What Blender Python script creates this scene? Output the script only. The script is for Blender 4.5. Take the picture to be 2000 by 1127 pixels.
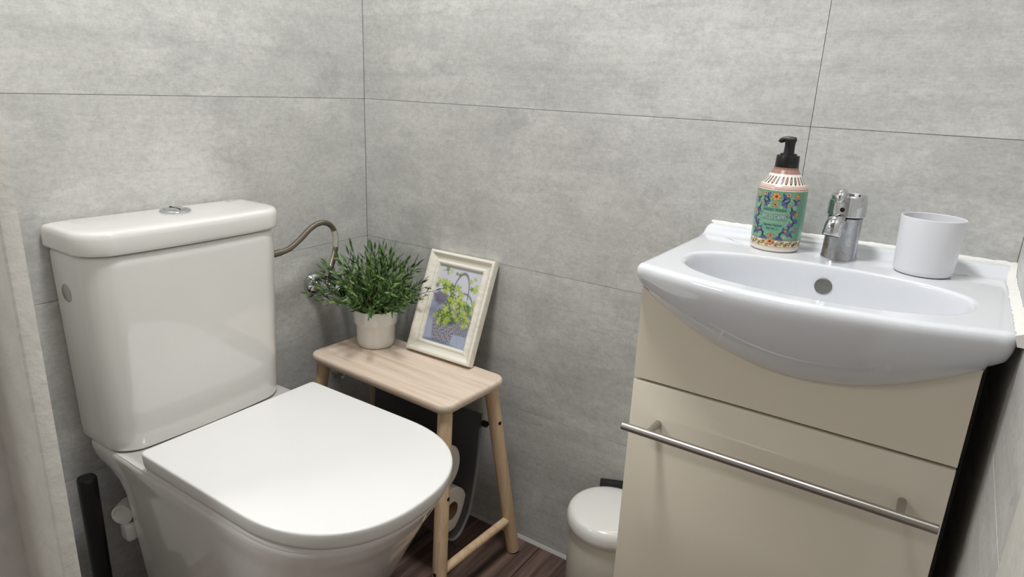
import bpy, bmesh, math, random
import numpy as np
from mathutils import Vector, Matrix

random.seed(7)
for o in list(bpy.data.objects):
    bpy.data.objects.remove(o)
S = bpy.context.scene
COL = S.collection

# ------------------------------------------------------------------ camera
cam = bpy.data.cameras.new('camera')
cam_o = bpy.data.objects.new('camera', cam)
COL.objects.link(cam_o)
cam.sensor_width = 36.0
cam.lens = 36.0 * 1298.97 / 2000.0
cam.clip_start = 0.01
_r = ((0.82859993, 0.55827502, 0.04184682), (-0.19495791, 0.21767374, 0.95635221), (0.52479860, -0.80059175, 0.28920457))
_m = Matrix(((_r[0][0], _r[1][0], _r[2][0], 1.21255822), (_r[0][1], _r[1][1], _r[2][1], -1.17196324), (_r[0][2], _r[1][2], _r[2][2], 1.04035768), (0, 0, 0, 1)))
cam_o.matrix_world = _m
S.camera = cam_o

# ------------------------------------------------------------------ world, lights, exposure
W = bpy.data.worlds.new('world')
S.world = W
W.use_nodes = True
W.node_tree.nodes['Background'].inputs[0].default_value = (0.9, 0.95, 1.0, 1)
W.node_tree.nodes['Background'].inputs[1].default_value = 0.05


def area(name, loc, size, power, color, rot=(0, 0, 0), shape='DISK', size_y=None):
    l = bpy.data.lights.new(name, 'AREA')
    l.shape = shape
    l.size = size
    if size_y:
        l.size_y = size_y
    l.energy = power
    l.color = color
    o = bpy.data.objects.new(name, l)
    o.location = loc
    o.rotation_euler = rot
    COL.objects.link(o)
    return o


area('ceiling_lamp_light', (0.66, -0.60, 2.30), 0.30, 15.5, (0.965, 0.98, 1.0))
area('hall_fill_light', (-0.30, -1.70, 1.85), 0.40, 9.0, (0.98, 0.98, 0.97))  # unseen fill light, added and placed to brighten the jamb and cabinet front

VS = S.view_settings
VS.view_transform = 'Standard'
VS.look = 'None'
VS.gamma = 1.0
VS.use_curve_mapping = False
VS.exposure = 0.37

# ------------------------------------------------------------------ helpers


def lin(r, g, b):
    f = lambda c: (c / 255 / 12.92) if c / 255 <= 0.04045 else ((c / 255 + 0.055) / 1.055) ** 2.4
    return (f(r), f(g), f(b), 1.0)


def mat(name, color, rough=0.5, metal=0.0, coat=0.0, spec=0.5, trans=0.0, ior=1.5):
    m = bpy.data.materials.new(name)
    m.use_nodes = True
    b = m.node_tree.nodes['Principled BSDF']
    b.inputs['Base Color'].default_value = color
    b.inputs['Roughness'].default_value = rough
    b.inputs['Metallic'].default_value = metal
    b.inputs['Coat Weight'].default_value = coat
    b.inputs['Coat Roughness'].default_value = 0.04
    b.inputs['Specular IOR Level'].default_value = spec
    b.inputs['Transmission Weight'].default_value = trans
    b.inputs['IOR'].default_value = ior
    return m


class N:
    """tiny node-graph helper"""
    def __init__(s, m):
        s.t = m.node_tree
        s.b = s.t.nodes['Principled BSDF']

    def new(s, kind, **kw):
        n = s.t.nodes.new(kind)
        for k, v in kw.items():
            setattr(n, k, v)
        return n

    def link(s, a, b):
        s.t.links.new(a, b)

    def coord(s, scale=(1, 1, 1), rnd=0.0, out='Object'):
        c = s.new('ShaderNodeTexCoord')
        mp = s.new('ShaderNodeMapping')
        mp.inputs['Scale'].default_value = scale
        s.link(c.outputs[out], mp.inputs['Vector'])
        if rnd:
            oi = s.new('ShaderNodeObjectInfo')
            mu = s.new('ShaderNodeMath', operation='MULTIPLY')
            mu.inputs[1].default_value = rnd
            s.link(oi.outputs['Random'], mu.inputs[0])
            s.link(mu.outputs[0], mp.inputs['Location'])
        return mp.outputs[0]

    def noise(s, vec, scale, detail=4, rough=0.55, dist=0.0):
        n = s.new('ShaderNodeTexNoise')
        n.inputs['Scale'].default_value = scale
        n.inputs['Detail'].default_value = detail
        n.inputs['Roughness'].default_value = rough
        n.inputs['Distortion'].default_value = dist
        s.link(vec, n.inputs['Vector'])
        return n.outputs['Fac']

    def ramp(s, fac, stops):
        r = s.new('ShaderNodeValToRGB')
        e = r.color_ramp.elements
        while len(e) < len(stops):
            e.new(0.5)
        for i, (p, c) in enumerate(stops):
            e[i].position = p
            e[i].color = c
        s.link(fac, r.inputs[0])
        return r.outputs[0]

    def mix(s, fac, a, b, mode='MIX'):
        m = s.new('ShaderNodeMix', data_type='RGBA', blend_type=mode)
        if isinstance(fac, (int, float)):
            m.inputs[0].default_value = fac
        else:
            s.link(fac, m.inputs[0])
        for i, v in ((6, a), (7, b)):
            if isinstance(v, tuple):
                m.inputs[i].default_value = v
            else:
                s.link(v, m.inputs[i])
        return m.outputs[2]

    def bump(s, h, strength, dist=0.001):
        b = s.new('ShaderNodeBump')
        b.inputs['Strength'].default_value = strength
        b.inputs['Distance'].default_value = dist
        s.link(h, b.inputs['Height'])
        s.link(b.outputs[0], s.b.inputs['Normal'])


def obj(name, verts, faces, m, parent=None, smooth=True, angle=40, uv=None):
    me = bpy.data.meshes.new(name)
    me.from_pydata([tuple(v) for v in verts], [], faces)
    me.materials.append(m)
    bm = bmesh.new()
    bm.from_mesh(me)
    bmesh.ops.recalc_face_normals(bm, faces=bm.faces)
    bm.to_mesh(me)
    bm.free()
    return link(name, me, parent, smooth, angle)


def link(name, me, parent=None, smooth=True, angle=40):
    if smooth:
        me.shade_smooth()
        me.set_sharp_from_angle(angle=math.radians(angle))
    o = bpy.data.objects.new(name, me)
    COL.objects.link(o)
    if parent is not None:
        o.parent = parent
    return o


def bm_obj(name, bm, m, parent=None, smooth=True, angle=40):
    me = bpy.data.meshes.new(name)
    bmesh.ops.recalc_face_normals(bm, faces=bm.faces)
    bm.to_mesh(me)
    bm.free()
    me.materials.append(m)
    return link(name, me, parent, smooth, angle)


def box_bm(lo, hi, bevel=0.0, seg=2):
    bm = bmesh.new()
    bmesh.ops.create_cube(bm, size=1.0)
    for v in bm.verts:
        v.co = Vector([lo[i] + (v.co[i] + 0.5) * (hi[i] - lo[i]) for i in range(3)])
    if bevel:
        bmesh.ops.bevel(bm, geom=list(bm.edges), offset=bevel, segments=seg, affect='EDGES', profile=0.5)
    return bm


def box(name, lo, hi, m, parent=None, bevel=0.0, seg=2):
    return bm_obj(name, box_bm(lo, hi, bevel, seg), m, parent)


def loft(rings, cap0=True, cap1=True, closed=True):
    n = len(rings[0])
    v = [p for r in rings for p in r]
    f = []
    for i in range(len(rings) - 1):
        for j in range(n if closed else n - 1):
            k = (j + 1) % n
            f.append((i * n + j, i * n + k, (i + 1) * n + k, (i + 1) * n + j))
    if cap0:
        f.append(tuple(range(n)))
    if cap1:
        f.append(tuple((len(rings) - 1) * n + j for j in range(n)))
    return v, f


def lathe(name, prof, m, parent=None, seg=48, at=(0, 0, 0), cap=True, angle=40):
    rings = [[(at[0] + r * math.cos(2 * math.pi * j / seg), at[1] + r * math.sin(2 * math.pi * j / seg), at[2] + z)
              for j in range(seg)] for r, z in prof]
    v, f = loft(rings, cap, cap)
    return obj(name, v, f, m, parent, angle=angle)


def tube_geo(pts, rad, seg=12):
    pts = [Vector(p) for p in pts]
    rings = []
    t0 = (pts[1] - pts[0]).normalized()
    a = t0.orthogonal().normalized()
    for i, p in enumerate(pts):
        t = (pts[min(i + 1, len(pts) - 1)] - pts[max(i - 1, 0)]).normalized()
        a = (a - t * a.dot(t)).normalized()
        b = t.cross(a)
        r = rad[i] if isinstance(rad, (list, tuple)) else rad
        rings.append([p + (a * math.cos(2 * math.pi * j / seg) + b * math.sin(2 * math.pi * j / seg)) * r for j in range(seg)])
    return loft(rings)


def tube(name, pts, rad, m, parent=None, seg=16):
    v, f = tube_geo(pts, rad, seg)
    return obj(name, v, f, m, parent)


def spline(pts, n=10):
    pts = [Vector(p) for p in pts]
    out = []
    P = [pts[0] * 2 - pts[1]] + pts + [pts[-1] * 2 - pts[-2]]
    for i in range(1, len(P) - 2):
        for k in range(n):
            t = k / n
            out.append(0.5 * ((2 * P[i]) + (-P[i - 1] + P[i + 1]) * t + (2 * P[i - 1] - 5 * P[i] + 4 * P[i + 1] - P[i + 2]) * t * t
                              + (-P[i - 1] + 3 * P[i] - 3 * P[i + 1] + P[i + 2]) * t ** 3))
    out.append(pts[-1])
    return out


def rrect(x0, x1, y0, y1, r, z, n=8):
    """rounded rectangle ring, r may be a list for the corners (x1y1, x0y1, x0y0, x1y0)"""
    if not isinstance(r, (list, tuple)):
        r = [r] * 4
    out = []
    for k, (cx, cy, sx, sy) in enumerate(((x1, y1, 1, 1), (x0, y1, -1, 1), (x0, y0, -1, -1), (x1, y0, 1, -1))):
        rr = max(r[k], 1e-4)
        for i in range(n + 1):
            a = math.pi / 2 * (k + i / n)
            out.append((cx - sx * rr + rr * math.cos(a), cy - sy * rr + rr * math.sin(a), z))
    return out


def empty(name, loc=(0, 0, 0), rot=(0, 0, 0)):
    o = bpy.data.objects.new(name, None)
    o.location = loc
    o.rotation_euler = rot
    o.empty_display_size = 0.05
    COL.objects.link(o)
    return o


def tag(o, label, cat, group=None):
    o['label'] = label
    o['category'] = cat
    if group:
        o['group'] = group
    return o


def struct(o):
    o['kind'] = 'structure'
    return o


def place(o, parent):
    """parent an object built in world coordinates to an Empty that stands elsewhere"""
    o.parent = parent
    o.matrix_parent_inverse = (Matrix.Translation(parent.location) @ parent.rotation_euler.to_matrix().to_4x4()).inverted()
    return o


# ------------------------------------------------------------------ materials
def tile_material():
    m = mat('concrete_look_tile', lin(196, 195, 191), 0.42, coat=0.0, spec=0.45)
    n = N(m)
    oi = n.new('ShaderNodeObjectInfo')
    streak = n.noise(n.coord((0.8, 1.0, 20.0), 37.0), 2.0, 6, 0.62, 0.3)
    cloud = n.noise(n.coord((1.4, 1.0, 2.4), 53.0), 2.4, 7, 0.60, 0.4)
    patch = n.noise(n.coord((1.8, 1.0, 3.4), 71.0), 2.6, 12, 0.74, 0.15)
    dark = n.noise(n.coord((2.4, 1.0, 3.0), 91.0), 2.2, 10, 0.70, 0.2)
    grain = n.noise(n.coord((1, 1, 1), 11.0), 230.0, 4, 0.75)
    weave = n.noise(n.coord((22, 1, 260.0), 23.0), 2.0, 3, 0.6)
    c = n.ramp(cloud, [(0.30, lin(193, 192, 188)), (0.52, lin(203, 202, 198)), (0.72, lin(212, 211, 207))])
    s = n.ramp(streak, [(0.28, (0.72, 0.72, 0.72, 1)), (0.48, (0.97, 0.97, 0.97, 1)), (0.72, (1.08, 1.08, 1.08, 1))])
    k = n.new('ShaderNodeMapRange')
    k.inputs['To Min'].default_value = 0.15
    k.inputs['To Max'].default_value = 0.62
    n.link(oi.outputs['Random'], k.inputs['Value'])
    c = n.mix(k.outputs[0], c, s, 'MULTIPLY')
    p = n.ramp(patch, [(0.50, (1, 1, 1, 1)), (0.57, (1.16, 1.16, 1.16, 1)), (0.70, (1.24, 1.24, 1.24, 1))])
    c = n.mix(0.62, c, p, 'MULTIPLY')
    d = n.ramp(dark, [(0.36, (0.74, 0.74, 0.745, 1)), (0.47, (1, 1, 1, 1))])
    c = n.mix(0.46, c, d, 'MULTIPLY')
    g = n.ramp(grain, [(0.30, (0.86, 0.86, 0.86, 1)), (0.70, (1.10, 1.10, 1.10, 1))])
    c = n.mix(0.7, c, g, 'MULTIPLY')
    mott = n.noise(n.coord((1, 1, 1.4), 17.0), 85.0, 5, 0.7)
    mo = n.ramp(mott, [(0.34, (0.86, 0.86, 0.86, 1)), (0.50, (1, 1, 1, 1)), (0.66, (1.09, 1.09, 1.09, 1))])
    c = n.mix(0.75, c, mo, 'MULTIPLY')
    wv = n.ramp(weave, [(0.35, (0.93, 0.93, 0.93, 1)), (0.65, (1.04, 1.04, 1.04, 1))])
    c = n.mix(0.6, c, wv, 'MULTIPLY')
    n.link(c, n.b.inputs['Base Color'])
    ro = n.ramp(patch, [(0.3, (0.50, 0.50, 0.50, 1)), (0.7, (0.36, 0.36, 0.36, 1))])
    n.link(ro, n.b.inputs['Roughness'])
    n.bump(grain, 0.10, 0.0006)
    return m


def wood_material(name, dark, mid, light, scale, along=0, rough=0.5, rnd=9.0):
    m = mat(name, mid, rough)
    n = N(m)
    sc = [34.0, 34.0, 34.0]
    sc[along] = 1.6
    v = n.coord(tuple(sc), rnd)
    a = n.noise(v, scale, 5, 0.6, 0.5)
    sc2 = [120.0, 120.0, 120.0]
    sc2[along] = 5.0
    b = n.noise(n.coord(tuple(sc2), rnd * 2), scale, 3, 0.6)
    c = n.ramp(a, [(0.30, dark), (0.50, mid), (0.70, light)])
    f = n.ramp(b, [(0.34, (0.80, 0.78, 0.76, 1)), (0.55, (1, 1, 1, 1))])
    c = n.mix(0.55, c, f, 'MULTIPLY')
    n.link(c, n.b.inputs['Base Color'])
    n.bump(b, 0.12, 0.0006)
    return m


def painted_material(name, col, bumps=0.25, rough=0.35):
    m = mat(name, col, rough)
    n = N(m)
    v = n.coord()
    a = n.noise(v, 28.0, 4, 0.55)
    d = n.noise(v, 90.0, 3, 0.6)
    c = n.ramp(a, [(0.30, tuple(x * 0.90 for x in col[:3]) + (1,)), (0.60, col)])
    n.link(c, n.b.inputs['Base Color'])
    e = n.mix(0.5, a, d)
    n.bump(e, bumps, 0.004)
    return m


def brushed_steel():
    m = mat('brushed_steel', lin(176, 172, 166), 0.30, 1.0)
    n = N(m)
    a = n.noise(n.coord((2.0, 300.0, 300.0)), 4.0, 3, 0.6)
    n.link(n.ramp(a, [(0.3, (0.22, 0.22, 0.22, 1)), (0.7, (0.42, 0.42, 0.42, 1))]), n.b.inputs['Roughness'])
    return m


def chrome_material(name, col=(205, 206, 208), r0=0.05, r1=0.22):
    m = mat(name, lin(*col), 0.1, 1.0)
    n = N(m)
    a = n.noise(n.coord(), 110.0, 5, 0.65)
    n.link(n.ramp(a, [(0.42, (r0, r0, r0, 1)), (0.68, (r1, r1, r1, 1))]), n.b.inputs['Roughness'])
    return m


def ceramic(name, col, rough=0.10, coat=0.6):
    m = mat(name, col, rough, coat=coat, spec=0.5)
    n = N(m)
    a = n.noise(n.coord(), 9.0, 2, 0.5)
    n.link(n.ramp(a, [(0.3, tuple(x * 0.985 for x in col[:3]) + (1,)), (0.7, col)]), n.b.inputs['Base Color'])
    return m


def attr_material(name, rough, coat=0.0):
    m = mat(name, (1, 1, 1, 1), rough, coat=coat)
    n = N(m)
    a = n.new('ShaderNodeVertexColor', layer_name='print')
    n.link(a.outputs['Color'], n.b.inputs['Base Color'])
    return m


def leaf_material():
    m = mat('leaf_green', lin(70, 110, 45), 0.42, spec=0.4)
    n = N(m)
    oi = n.new('ShaderNodeObjectInfo')
    a = n.noise(n.coord(), 45.0, 3, 0.6)
    g = n.new('ShaderNodeNewGeometry')
    b = n.noise(g.outputs['Position'], 60.0, 3, 0.6)
    c1 = n.ramp(b, [(0.30, lin(38, 60, 32)), (0.50, lin(74, 108, 54)), (0.68, lin(140, 166, 100))])
    c2 = n.ramp(oi.outputs['Random'], [(0.0, (0.65, 0.70, 0.60, 1)), (1.0, (1.35, 1.30, 1.25, 1))])
    n.link(n.mix(1.0, c1, c2, 'MULTIPLY'), n.b.inputs['Base Color'])
    return m


M_tile = tile_material()
M_grout = mat('dark_grout', lin(78, 76, 74), 0.9)
M_bead = mat('white_silicone', lin(240, 238, 231), 0.45)
M_ceram = ceramic('toilet_ceramic', lin(236, 234, 229), 0.08)
M_seat = ceramic('seat_plastic', lin(240, 239, 236), 0.22, 0.15)
M_basin = ceramic('basin_ceramic', lin(228, 230, 234), 0.09)
M_paint = painted_material('white_gloss_paint', lin(238, 235, 227), 0.4, 0.3)
M_wallp = painted_material('white_wall_paint', lin(226, 224, 220), 0.05, 0.7)
M_birch = wood_material('birch_wood', lin(220, 196, 174), lin(233, 213, 194), lin(240, 223, 206), 1.6, 0, 0.45)
M_birchleg = wood_material('birch_leg_wood', lin(206, 174, 136), lin(222, 192, 156), lin(232, 206, 172), 1.6, 2, 0.45)
M_plank = wood_material('dark_oak_vinyl', lin(46, 34, 30), lin(92, 72, 64), lin(130, 106, 94), 1.3, 1, 0.5)
M_cab = mat('cream_gloss_lacquer', lin(230, 221, 203), 0.18, coat=0.3)
M_cabdark = mat('cabinet_carcass', lin(70, 66, 60), 0.6)
M_steel = brushed_steel()
M_chrome = chrome_material('chrome')
M_hose = mat('braided_steel', lin(150, 142, 128), 0.3, 1.0)
_n = N(M_hose)
_w = _n.new('ShaderNodeTexWave', wave_type='BANDS', bands_direction='DIAGONAL')
_w.inputs['Scale'].default_value = 260.0
_n.link(_n.coord(), _w.inputs['Vector'])
_n.bump(_w.outputs['Fac'], 0.5, 0.001)
M_black = mat('black_plastic', lin(16, 16, 17), 0.35)
M_rubber = mat('black_rubber', lin(18, 18, 18), 0.7)
M_hole = mat('dark_hole', lin(20, 17, 15), 0.8)
M_cup = mat('white_cup_plastic', lin(226, 226, 229), 0.28)
M_pot = ceramic('pot_glaze', lin(243, 241, 235), 0.22, 0.3)
M_soil = mat('dark_soil', lin(26, 24, 20), 0.95)
M_leaf = leaf_material()
M_stem = mat('stem_green', lin(66, 78, 44), 0.6)
M_frame = wood_material('cream_painted_wood', lin(238, 232, 215), lin(243, 238, 224), lin(246, 242, 230), 1.0, 0, 0.42)
M_photo = attr_material('printed_picture', 0.35, 0.1)
M_label = attr_material('printed_bottle_label', 0.25, 0.35)
M_sling = mat('charcoal_vinyl', lin(84, 84, 86), 0.34, spec=0.5)
M_slingedge = mat('clear_vinyl_edge', lin(150, 152, 154), 0.2)
M_paper = mat('toilet_paper', lin(236, 230, 221), 0.95, spec=0.1)
M_card = mat('brown_cardboard', lin(150, 120, 92), 0.9)
M_bin = ceramic('white_enamel', lin(234, 232, 226), 0.14, 0.4)
M_binbody = ceramic('cream_enamel', lin(222, 217, 203), 0.22, 0.2)
M_plastic = mat('white_plastic', lin(226, 224, 220), 0.35)
M_text = mat('label_dark_ink', lin(28, 46, 70), 0.4)
M_textw = mat('label_white_ink', lin(214, 226, 226), 0.4)
M_mark = mat('grey_mark', lin(110, 110, 110), 0.5)

# ------------------------------------------------------------------ room shell
TH = 1.0 / 3.0
RW = 1.305          # room width along x
RD = 0.85           # room depth
CZ = 2.40
J = 0.0004          # half joint


def tile_mesh(L, Hh):
    key = 'tile_%d_%d' % (round(L * 1000), round(Hh * 1000))
    me = bpy.data.meshes.get(key)
    if me:
        return me
    bm = box_bm((J, -0.004, J), (L - J, 0.0, Hh - J), 0.0003, 1)
    me = bpy.data.meshes.new(key)
    bmesh.ops.recalc_face_normals(bm, faces=bm.faces)
    bm.to_mesh(me)
    bm.free()
    me.materials.append(M_tile)
    return me


def tiled_wall(name, spans, rows, loc, rz, back):
    wall = struct(bm_obj(name, box_bm(*back), M_grout, None, False))
    for k in range(rows):
        z0 = k * TH
        hh = min(TH, CZ - z0)
        for a, b in spans:
            o = bpy.data.objects.new('tile', tile_mesh(b - a, hh))
            COL.objects.link(o)
            c, s = math.cos(rz), math.sin(rz)
            o.location = (loc[0] + c * a, loc[1] + s * a, z0)
            o.rotation_euler = (0, 0, rz)
            o.parent = wall
    return wall


tiled_wall('wall_back', [(0.0, 1.0), (1.0, RW)], 8, (0, 0.004, 0), 0.0, ((-0.06, 0.0022, 0), (RW + 0.06, 0.08, CZ)))
tiled_wall('wall_left', [(0.0, 0.85)], 8, (-0.004, -0.85, 0), math.pi / 2, ((-0.08, -0.95, 0), (-0.0022, 0.0, CZ)))
tiled_wall('wall_right', [(0.0, 0.56)], 8, (RW + 0.004, 0.0, 0), -math.pi / 2, ((RW + 0.0022, -0.62, 0), (RW + 0.08, 0.0, CZ)))

# floor planks run towards the back wall
floor = struct(box('floor', (-0.98, -2.35, -0.05), (1.75, 0.08, -0.0035), M_hole))
pw = 0.118
x = -0.03
k = 0
while x < 1.70:
    y = 0.0
    off = (0.34, 0.80, 0.55, 0.12)[k % 4]
    first = True
    while y > -2.3:
        ln = off if first else 0.95
        first = False
        y0 = max(y - ln, -2.33)
        box('plank', (x + 0.0006, y0 + 0.0006, -0.0035), (x + pw - 0.0006, y - 0.0006, 0.0), M_plank, floor, 0.0005, 1)
        y = y0 - 0.0001
        if y <= -2.3:
            break
    x += pw
    k += 1

struct(box('ceiling', (-0.98, -2.35, CZ), (1.75, 0.08, CZ + 0.05), M_wallp))
struct(box('wall_front', (-0.98, -0.95, 0), (0.165, -0.853, CZ), M_wallp))
struct(box('wall_hall_back', (-0.98, -2.45, 0), (1.75, -2.35, CZ), M_wallp))
struct(box('wall_hall_left', (-1.06, -2.35, 0), (-0.98, -0.853, CZ), M_wallp))
struct(box('wall_hall_right', (1.65, -2.35, 0), (1.75, -0.62, CZ), M_wallp))
struct(box('wall_front_header', (0.165, -0.95, 2.08), (1.75, -0.853, CZ), M_wallp))


def profile_post(name, poly, z0, z1, m):
    n = 60
    rings = []
    for i in range(n + 1):
        z = z0 + (z1 - z0) * i / n
        rings.append([(px, py, z) for px, py in poly])
    v, f = loft(rings)
    return obj(name, v, f, m, None, angle=35)


# door lining on the left: board with a rounded bead, stepped casing beside it
poly = [(0.165, -0.853), (0.165, -0.868), (0.286, -0.868), (0.290, -0.8705), (0.296, -0.8705), (0.2995, -0.868), (0.3005, -0.864),
        (0.3005, -0.850), (0.165, -0.850)]
struct(profile_post('trim_1', poly, 0, 2.08, M_paint))
poly = [(0.10, -0.951), (0.10, -0.905), (0.104, -0.897), (0.112, -0.893), (0.150, -0.893), (0.158, -0.896), (0.1649, -0.90), (0.1649, -0.951)]
poly = [(0.02, -0.972), (0.155, -0.972), (0.161, -0.968), (0.164, -0.962), (0.164, -0.951), (0.02, -0.951)]
struct(profile_post('trim_2', poly, 0, 2.15, M_paint))
# white frame at the end of the right-hand tiles
poly = [(RW + 0.002, -0.561), (RW - 0.003, -0.562), (RW - 0.004, -0.566), (RW - 0.004, -0.68), (RW + 0.06, -0.68), (RW + 0.06, -0.621), (RW + 0.002, -0.621)]
struct(profile_post('trim_3', poly, 0, 2.08, M_paint))
# pale sealant line where floor meets the back wall
v, f = loft([[(xx, 0.0035, 0.0), (xx, -0.0075, 0.0), (xx, -0.005, 0.003), (xx, 0.0, 0.006), (xx, 0.0035, 0.007)] for xx in np.linspace(0.0, RW, 40)])
struct(obj('trim_4', v, f, mat('pale_sealant', lin(176, 172, 166), 0.8)))

# ------------------------------------------------------------------ toilet
CY = -0.5285
toilet = tag(empty('toilet', (0.30, CY, 0)), 'white close-coupled toilet with closed lid against the left wall', 'toilet')


def dring(xb, cx, a, w, z, n=2.3, rb=0.006, N_=40, cy=CY):
    """D outline: straight back at xb with small corner radius, straight sides to cx, superellipse nose"""
    out = []
    for i in range(N_ + 1):
        t = -math.pi / 2 + math.pi * i / N_
        c, s = math.cos(t), math.sin(t)
        out.append((cx + a * abs(c) ** (2 / n), cy + w * math.copysign(abs(s) ** (2 / n), s), z))
    for i in range(1, 8):
        out.append((cx + (xb + rb - cx) * i / 8, cy + w, z))
    for i in range(7):
        t = math.pi / 2 * i / 6
        out.append((xb + rb - rb * math.sin(t), cy + w - rb + rb * math.cos(t), z))
    for i in range(7):
        t = math.pi / 2 * i / 6
        out.append((xb + rb - rb * math.cos(t), cy - w + rb - rb * math.sin(t), z))
    for i in range(1, 8):
        out.append((xb + rb + (cx - xb - rb) * i / 8, cy - w, z))
    return out


# seat lid
rings = [dring(0.210, 0.455, 0.180, 0.166, 0.4212), dring(0.2025, 0.4575, 0.1850, 0.1722, 0.4212), dring(0.2010, 0.458, 0.1862, 0.1738, 0.4222, rb=0.008), dring(0.1990, 0.459, 0.1876, 0.1754, 0.4290, rb=0.010),
         dring(0.1978, 0.460, 0.1884, 0.1764, 0.4390, rb=0.012), dring(0.1976, 0.460, 0.1886, 0.1766, 0.4465, rb=0.012), dring(0.1982, 0.460, 0.1880, 0.1760, 0.4488, rb=0.011), dring(0.1998, 0.4595, 0.1866, 0.1745, 0.4498, rb=0.009),
         dring(0.2030, 0.458, 0.184, 0.1715, 0.4500)]
v, f = loft(rings)
place(obj('seat_lid', v, f, M_seat, angle=50), toilet)
# pan: shelf under the tank, undercut at the back, tapering nose
lv = [  # z, back x, nose centre, nose length, half width, back radius
    (0.4200, 0.206, 0.452, 0.178, 0.1660, 0.010), (0.4182, 0.202, 0.454, 0.182, 0.1702, 0.010), (0.4145, 0.200, 0.454, 0.183, 0.1722, 0.010), (0.4115, 0.196, 0.454, 0.183, 0.1724, 0.010),
    (0.4108, 0.014, 0.453, 0.182, 0.1700, 0.020), (0.4085, 0.007, 0.453, 0.182, 0.1725, 0.022), (0.4000, 0.005, 0.450, 0.180, 0.1735, 0.024),
    (0.3850, 0.008, 0.446, 0.177, 0.1715, 0.024), (0.3760, 0.020, 0.443, 0.175, 0.1705, 0.022), (0.3700, 0.052, 0.441, 0.173, 0.1695, 0.020), (0.3560, 0.083, 0.436, 0.170, 0.1685, 0.018),
    (0.3350, 0.099, 0.429, 0.166, 0.1670, 0.016), (0.3000, 0.103, 0.417, 0.159, 0.1645, 0.016), (0.2400, 0.103, 0.396, 0.148, 0.1600, 0.016), (0.1600, 0.103, 0.366, 0.136, 0.1530, 0.016),
    (0.0800, 0.103, 0.338, 0.126, 0.1450, 0.016), (0.0120, 0.103, 0.318, 0.120, 0.1400, 0.016), (0.0000, 0.104, 0.316, 0.119, 0.1390, 0.016)]
rings = [dring(xb, cx, a, w, z, 2.3, rb) for z, xb, cx, a, w, rb in lv]
v, f = loft(rings)
pan = place(obj('pan', v, f, M_ceram, angle=60), toilet)


def tank_ring(x1, y0, y1, r, z, bow=0.006, x0=0.004, rb=0.006):
    ring = rrect(x0, x1, y0, y1, [r, rb, rb, r], z, 12)
    yc, hw = (y0 + y1) / 2, (y1 - y0) / 2
    return [(px + (bow * (1 - ((py - yc) / hw) ** 2) if px > x1 - r else 0), py, pz) for px, py, pz in ring]


def tank_ring2(x1, y0, y1, r, z, bow=0.006, x0=0.004):
    base = tank_ring(x1, y0, y1, r, z, 0, x0)
    n = len(base)
    out = []
    yc, hw = (y0 + y1) / 2, (y1 - y0) / 2
    # extra points along the front so that it can bow
    idx = n - 1
    front = []
    a, b = base[-1], base[0]
    for i in range(1, 12):
        t = i / 12
        front.append((a[0], a[1] + (b[1] - a[1]) * t, z))
    out = base + front
    return [(px + bow * max(0.0, 1 - ((py - yc) / hw) ** 2) * (px - x0) / (x1 - x0), py, pz) for px, py, pz in out]


ty0, ty1 = -0.7130, -0.3560
rings = []
for z, ins in ((0.4112, 0.010), (0.4120, 0.006), (0.4150, 0.0025), (0.4210, 0.0006), (0.44, 0.0), (0.60, 0.0), (0.740, 0.0), (0.754, 0.0006), (0.758, 0.003), (0.7595, 0.008)):
    t = (z - 0.416) / 0.345
    tap = (1 - t)
    rings.append(tank_ring2(0.1395 - 0.008 * tap - ins, ty0 + 0.007 * tap + ins, ty1 - 0.010 * tap - ins, 0.048 - ins * 0.5, z, 0.008))
v, f = loft(rings)
tank = place(obj('tank', v, f, M_ceram, angle=60), toilet)
rings = []
for z, ins in ((0.7615, 0.010), (0.7620, 0.004), (0.7640, 0.001), (0.768, 0.0), (0.788, 0.0), (0.795, 0.0012), (0.7985, 0.0038), (0.7998, 0.0075), (0.8005, 0.013), (0.8010, 0.03)):
    rings.append(tank_ring2(0.1430 - ins, -0.7205 + ins, -0.3475 - ins, 0.050 - ins * 0.4, z, 0.009, 0.0035 + min(ins, 0.008)))
v, f = loft(rings)
tlid = place(obj('tank_lid', v, f, M_ceram, angle=60), toilet)
bp = (0.052, -0.520, 0.8011)
btn = lathe('flush_button', [(0.0262, 0.0), (0.0262, 0.0022), (0.0250, 0.0036), (0.0190, 0.0046), (0.0185, 0.0030), (0.0178, 0.0030), (0.0172, 0.0052), (0.0150, 0.0062), (0.0, 0.0068)],
            M_chrome, None, 40, bp, False)
place(btn, toilet)
sp = box('button_split', (bp[0] - 0.0172, bp[1] - 0.0006, bp[2] + 0.0050), (bp[0] + 0.0172, bp[1] + 0.0006, bp[2] + 0.0071), M_hole)
sp.parent = btn
sp.matrix_parent_inverse = Matrix.Identity(4)
sc = lathe('side_cap', [(0.0156, -0.004), (0.0156, 0.0012), (0.0142, 0.0024), (0.0, 0.0030)], mat('satin_grey_cap', lin(186, 184, 180), 0.3, 0.6), None, 36)
sc.matrix_world = Matrix.Translation((0.046, -0.7105, 0.690)) @ Matrix.Rotation(math.radians(91.2), 4, 'X')
bpy.context.view_layer.update()
sc.parent = toilet
sc.matrix_parent_inverse = Matrix.Translation(toilet.location).inverted()
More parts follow.
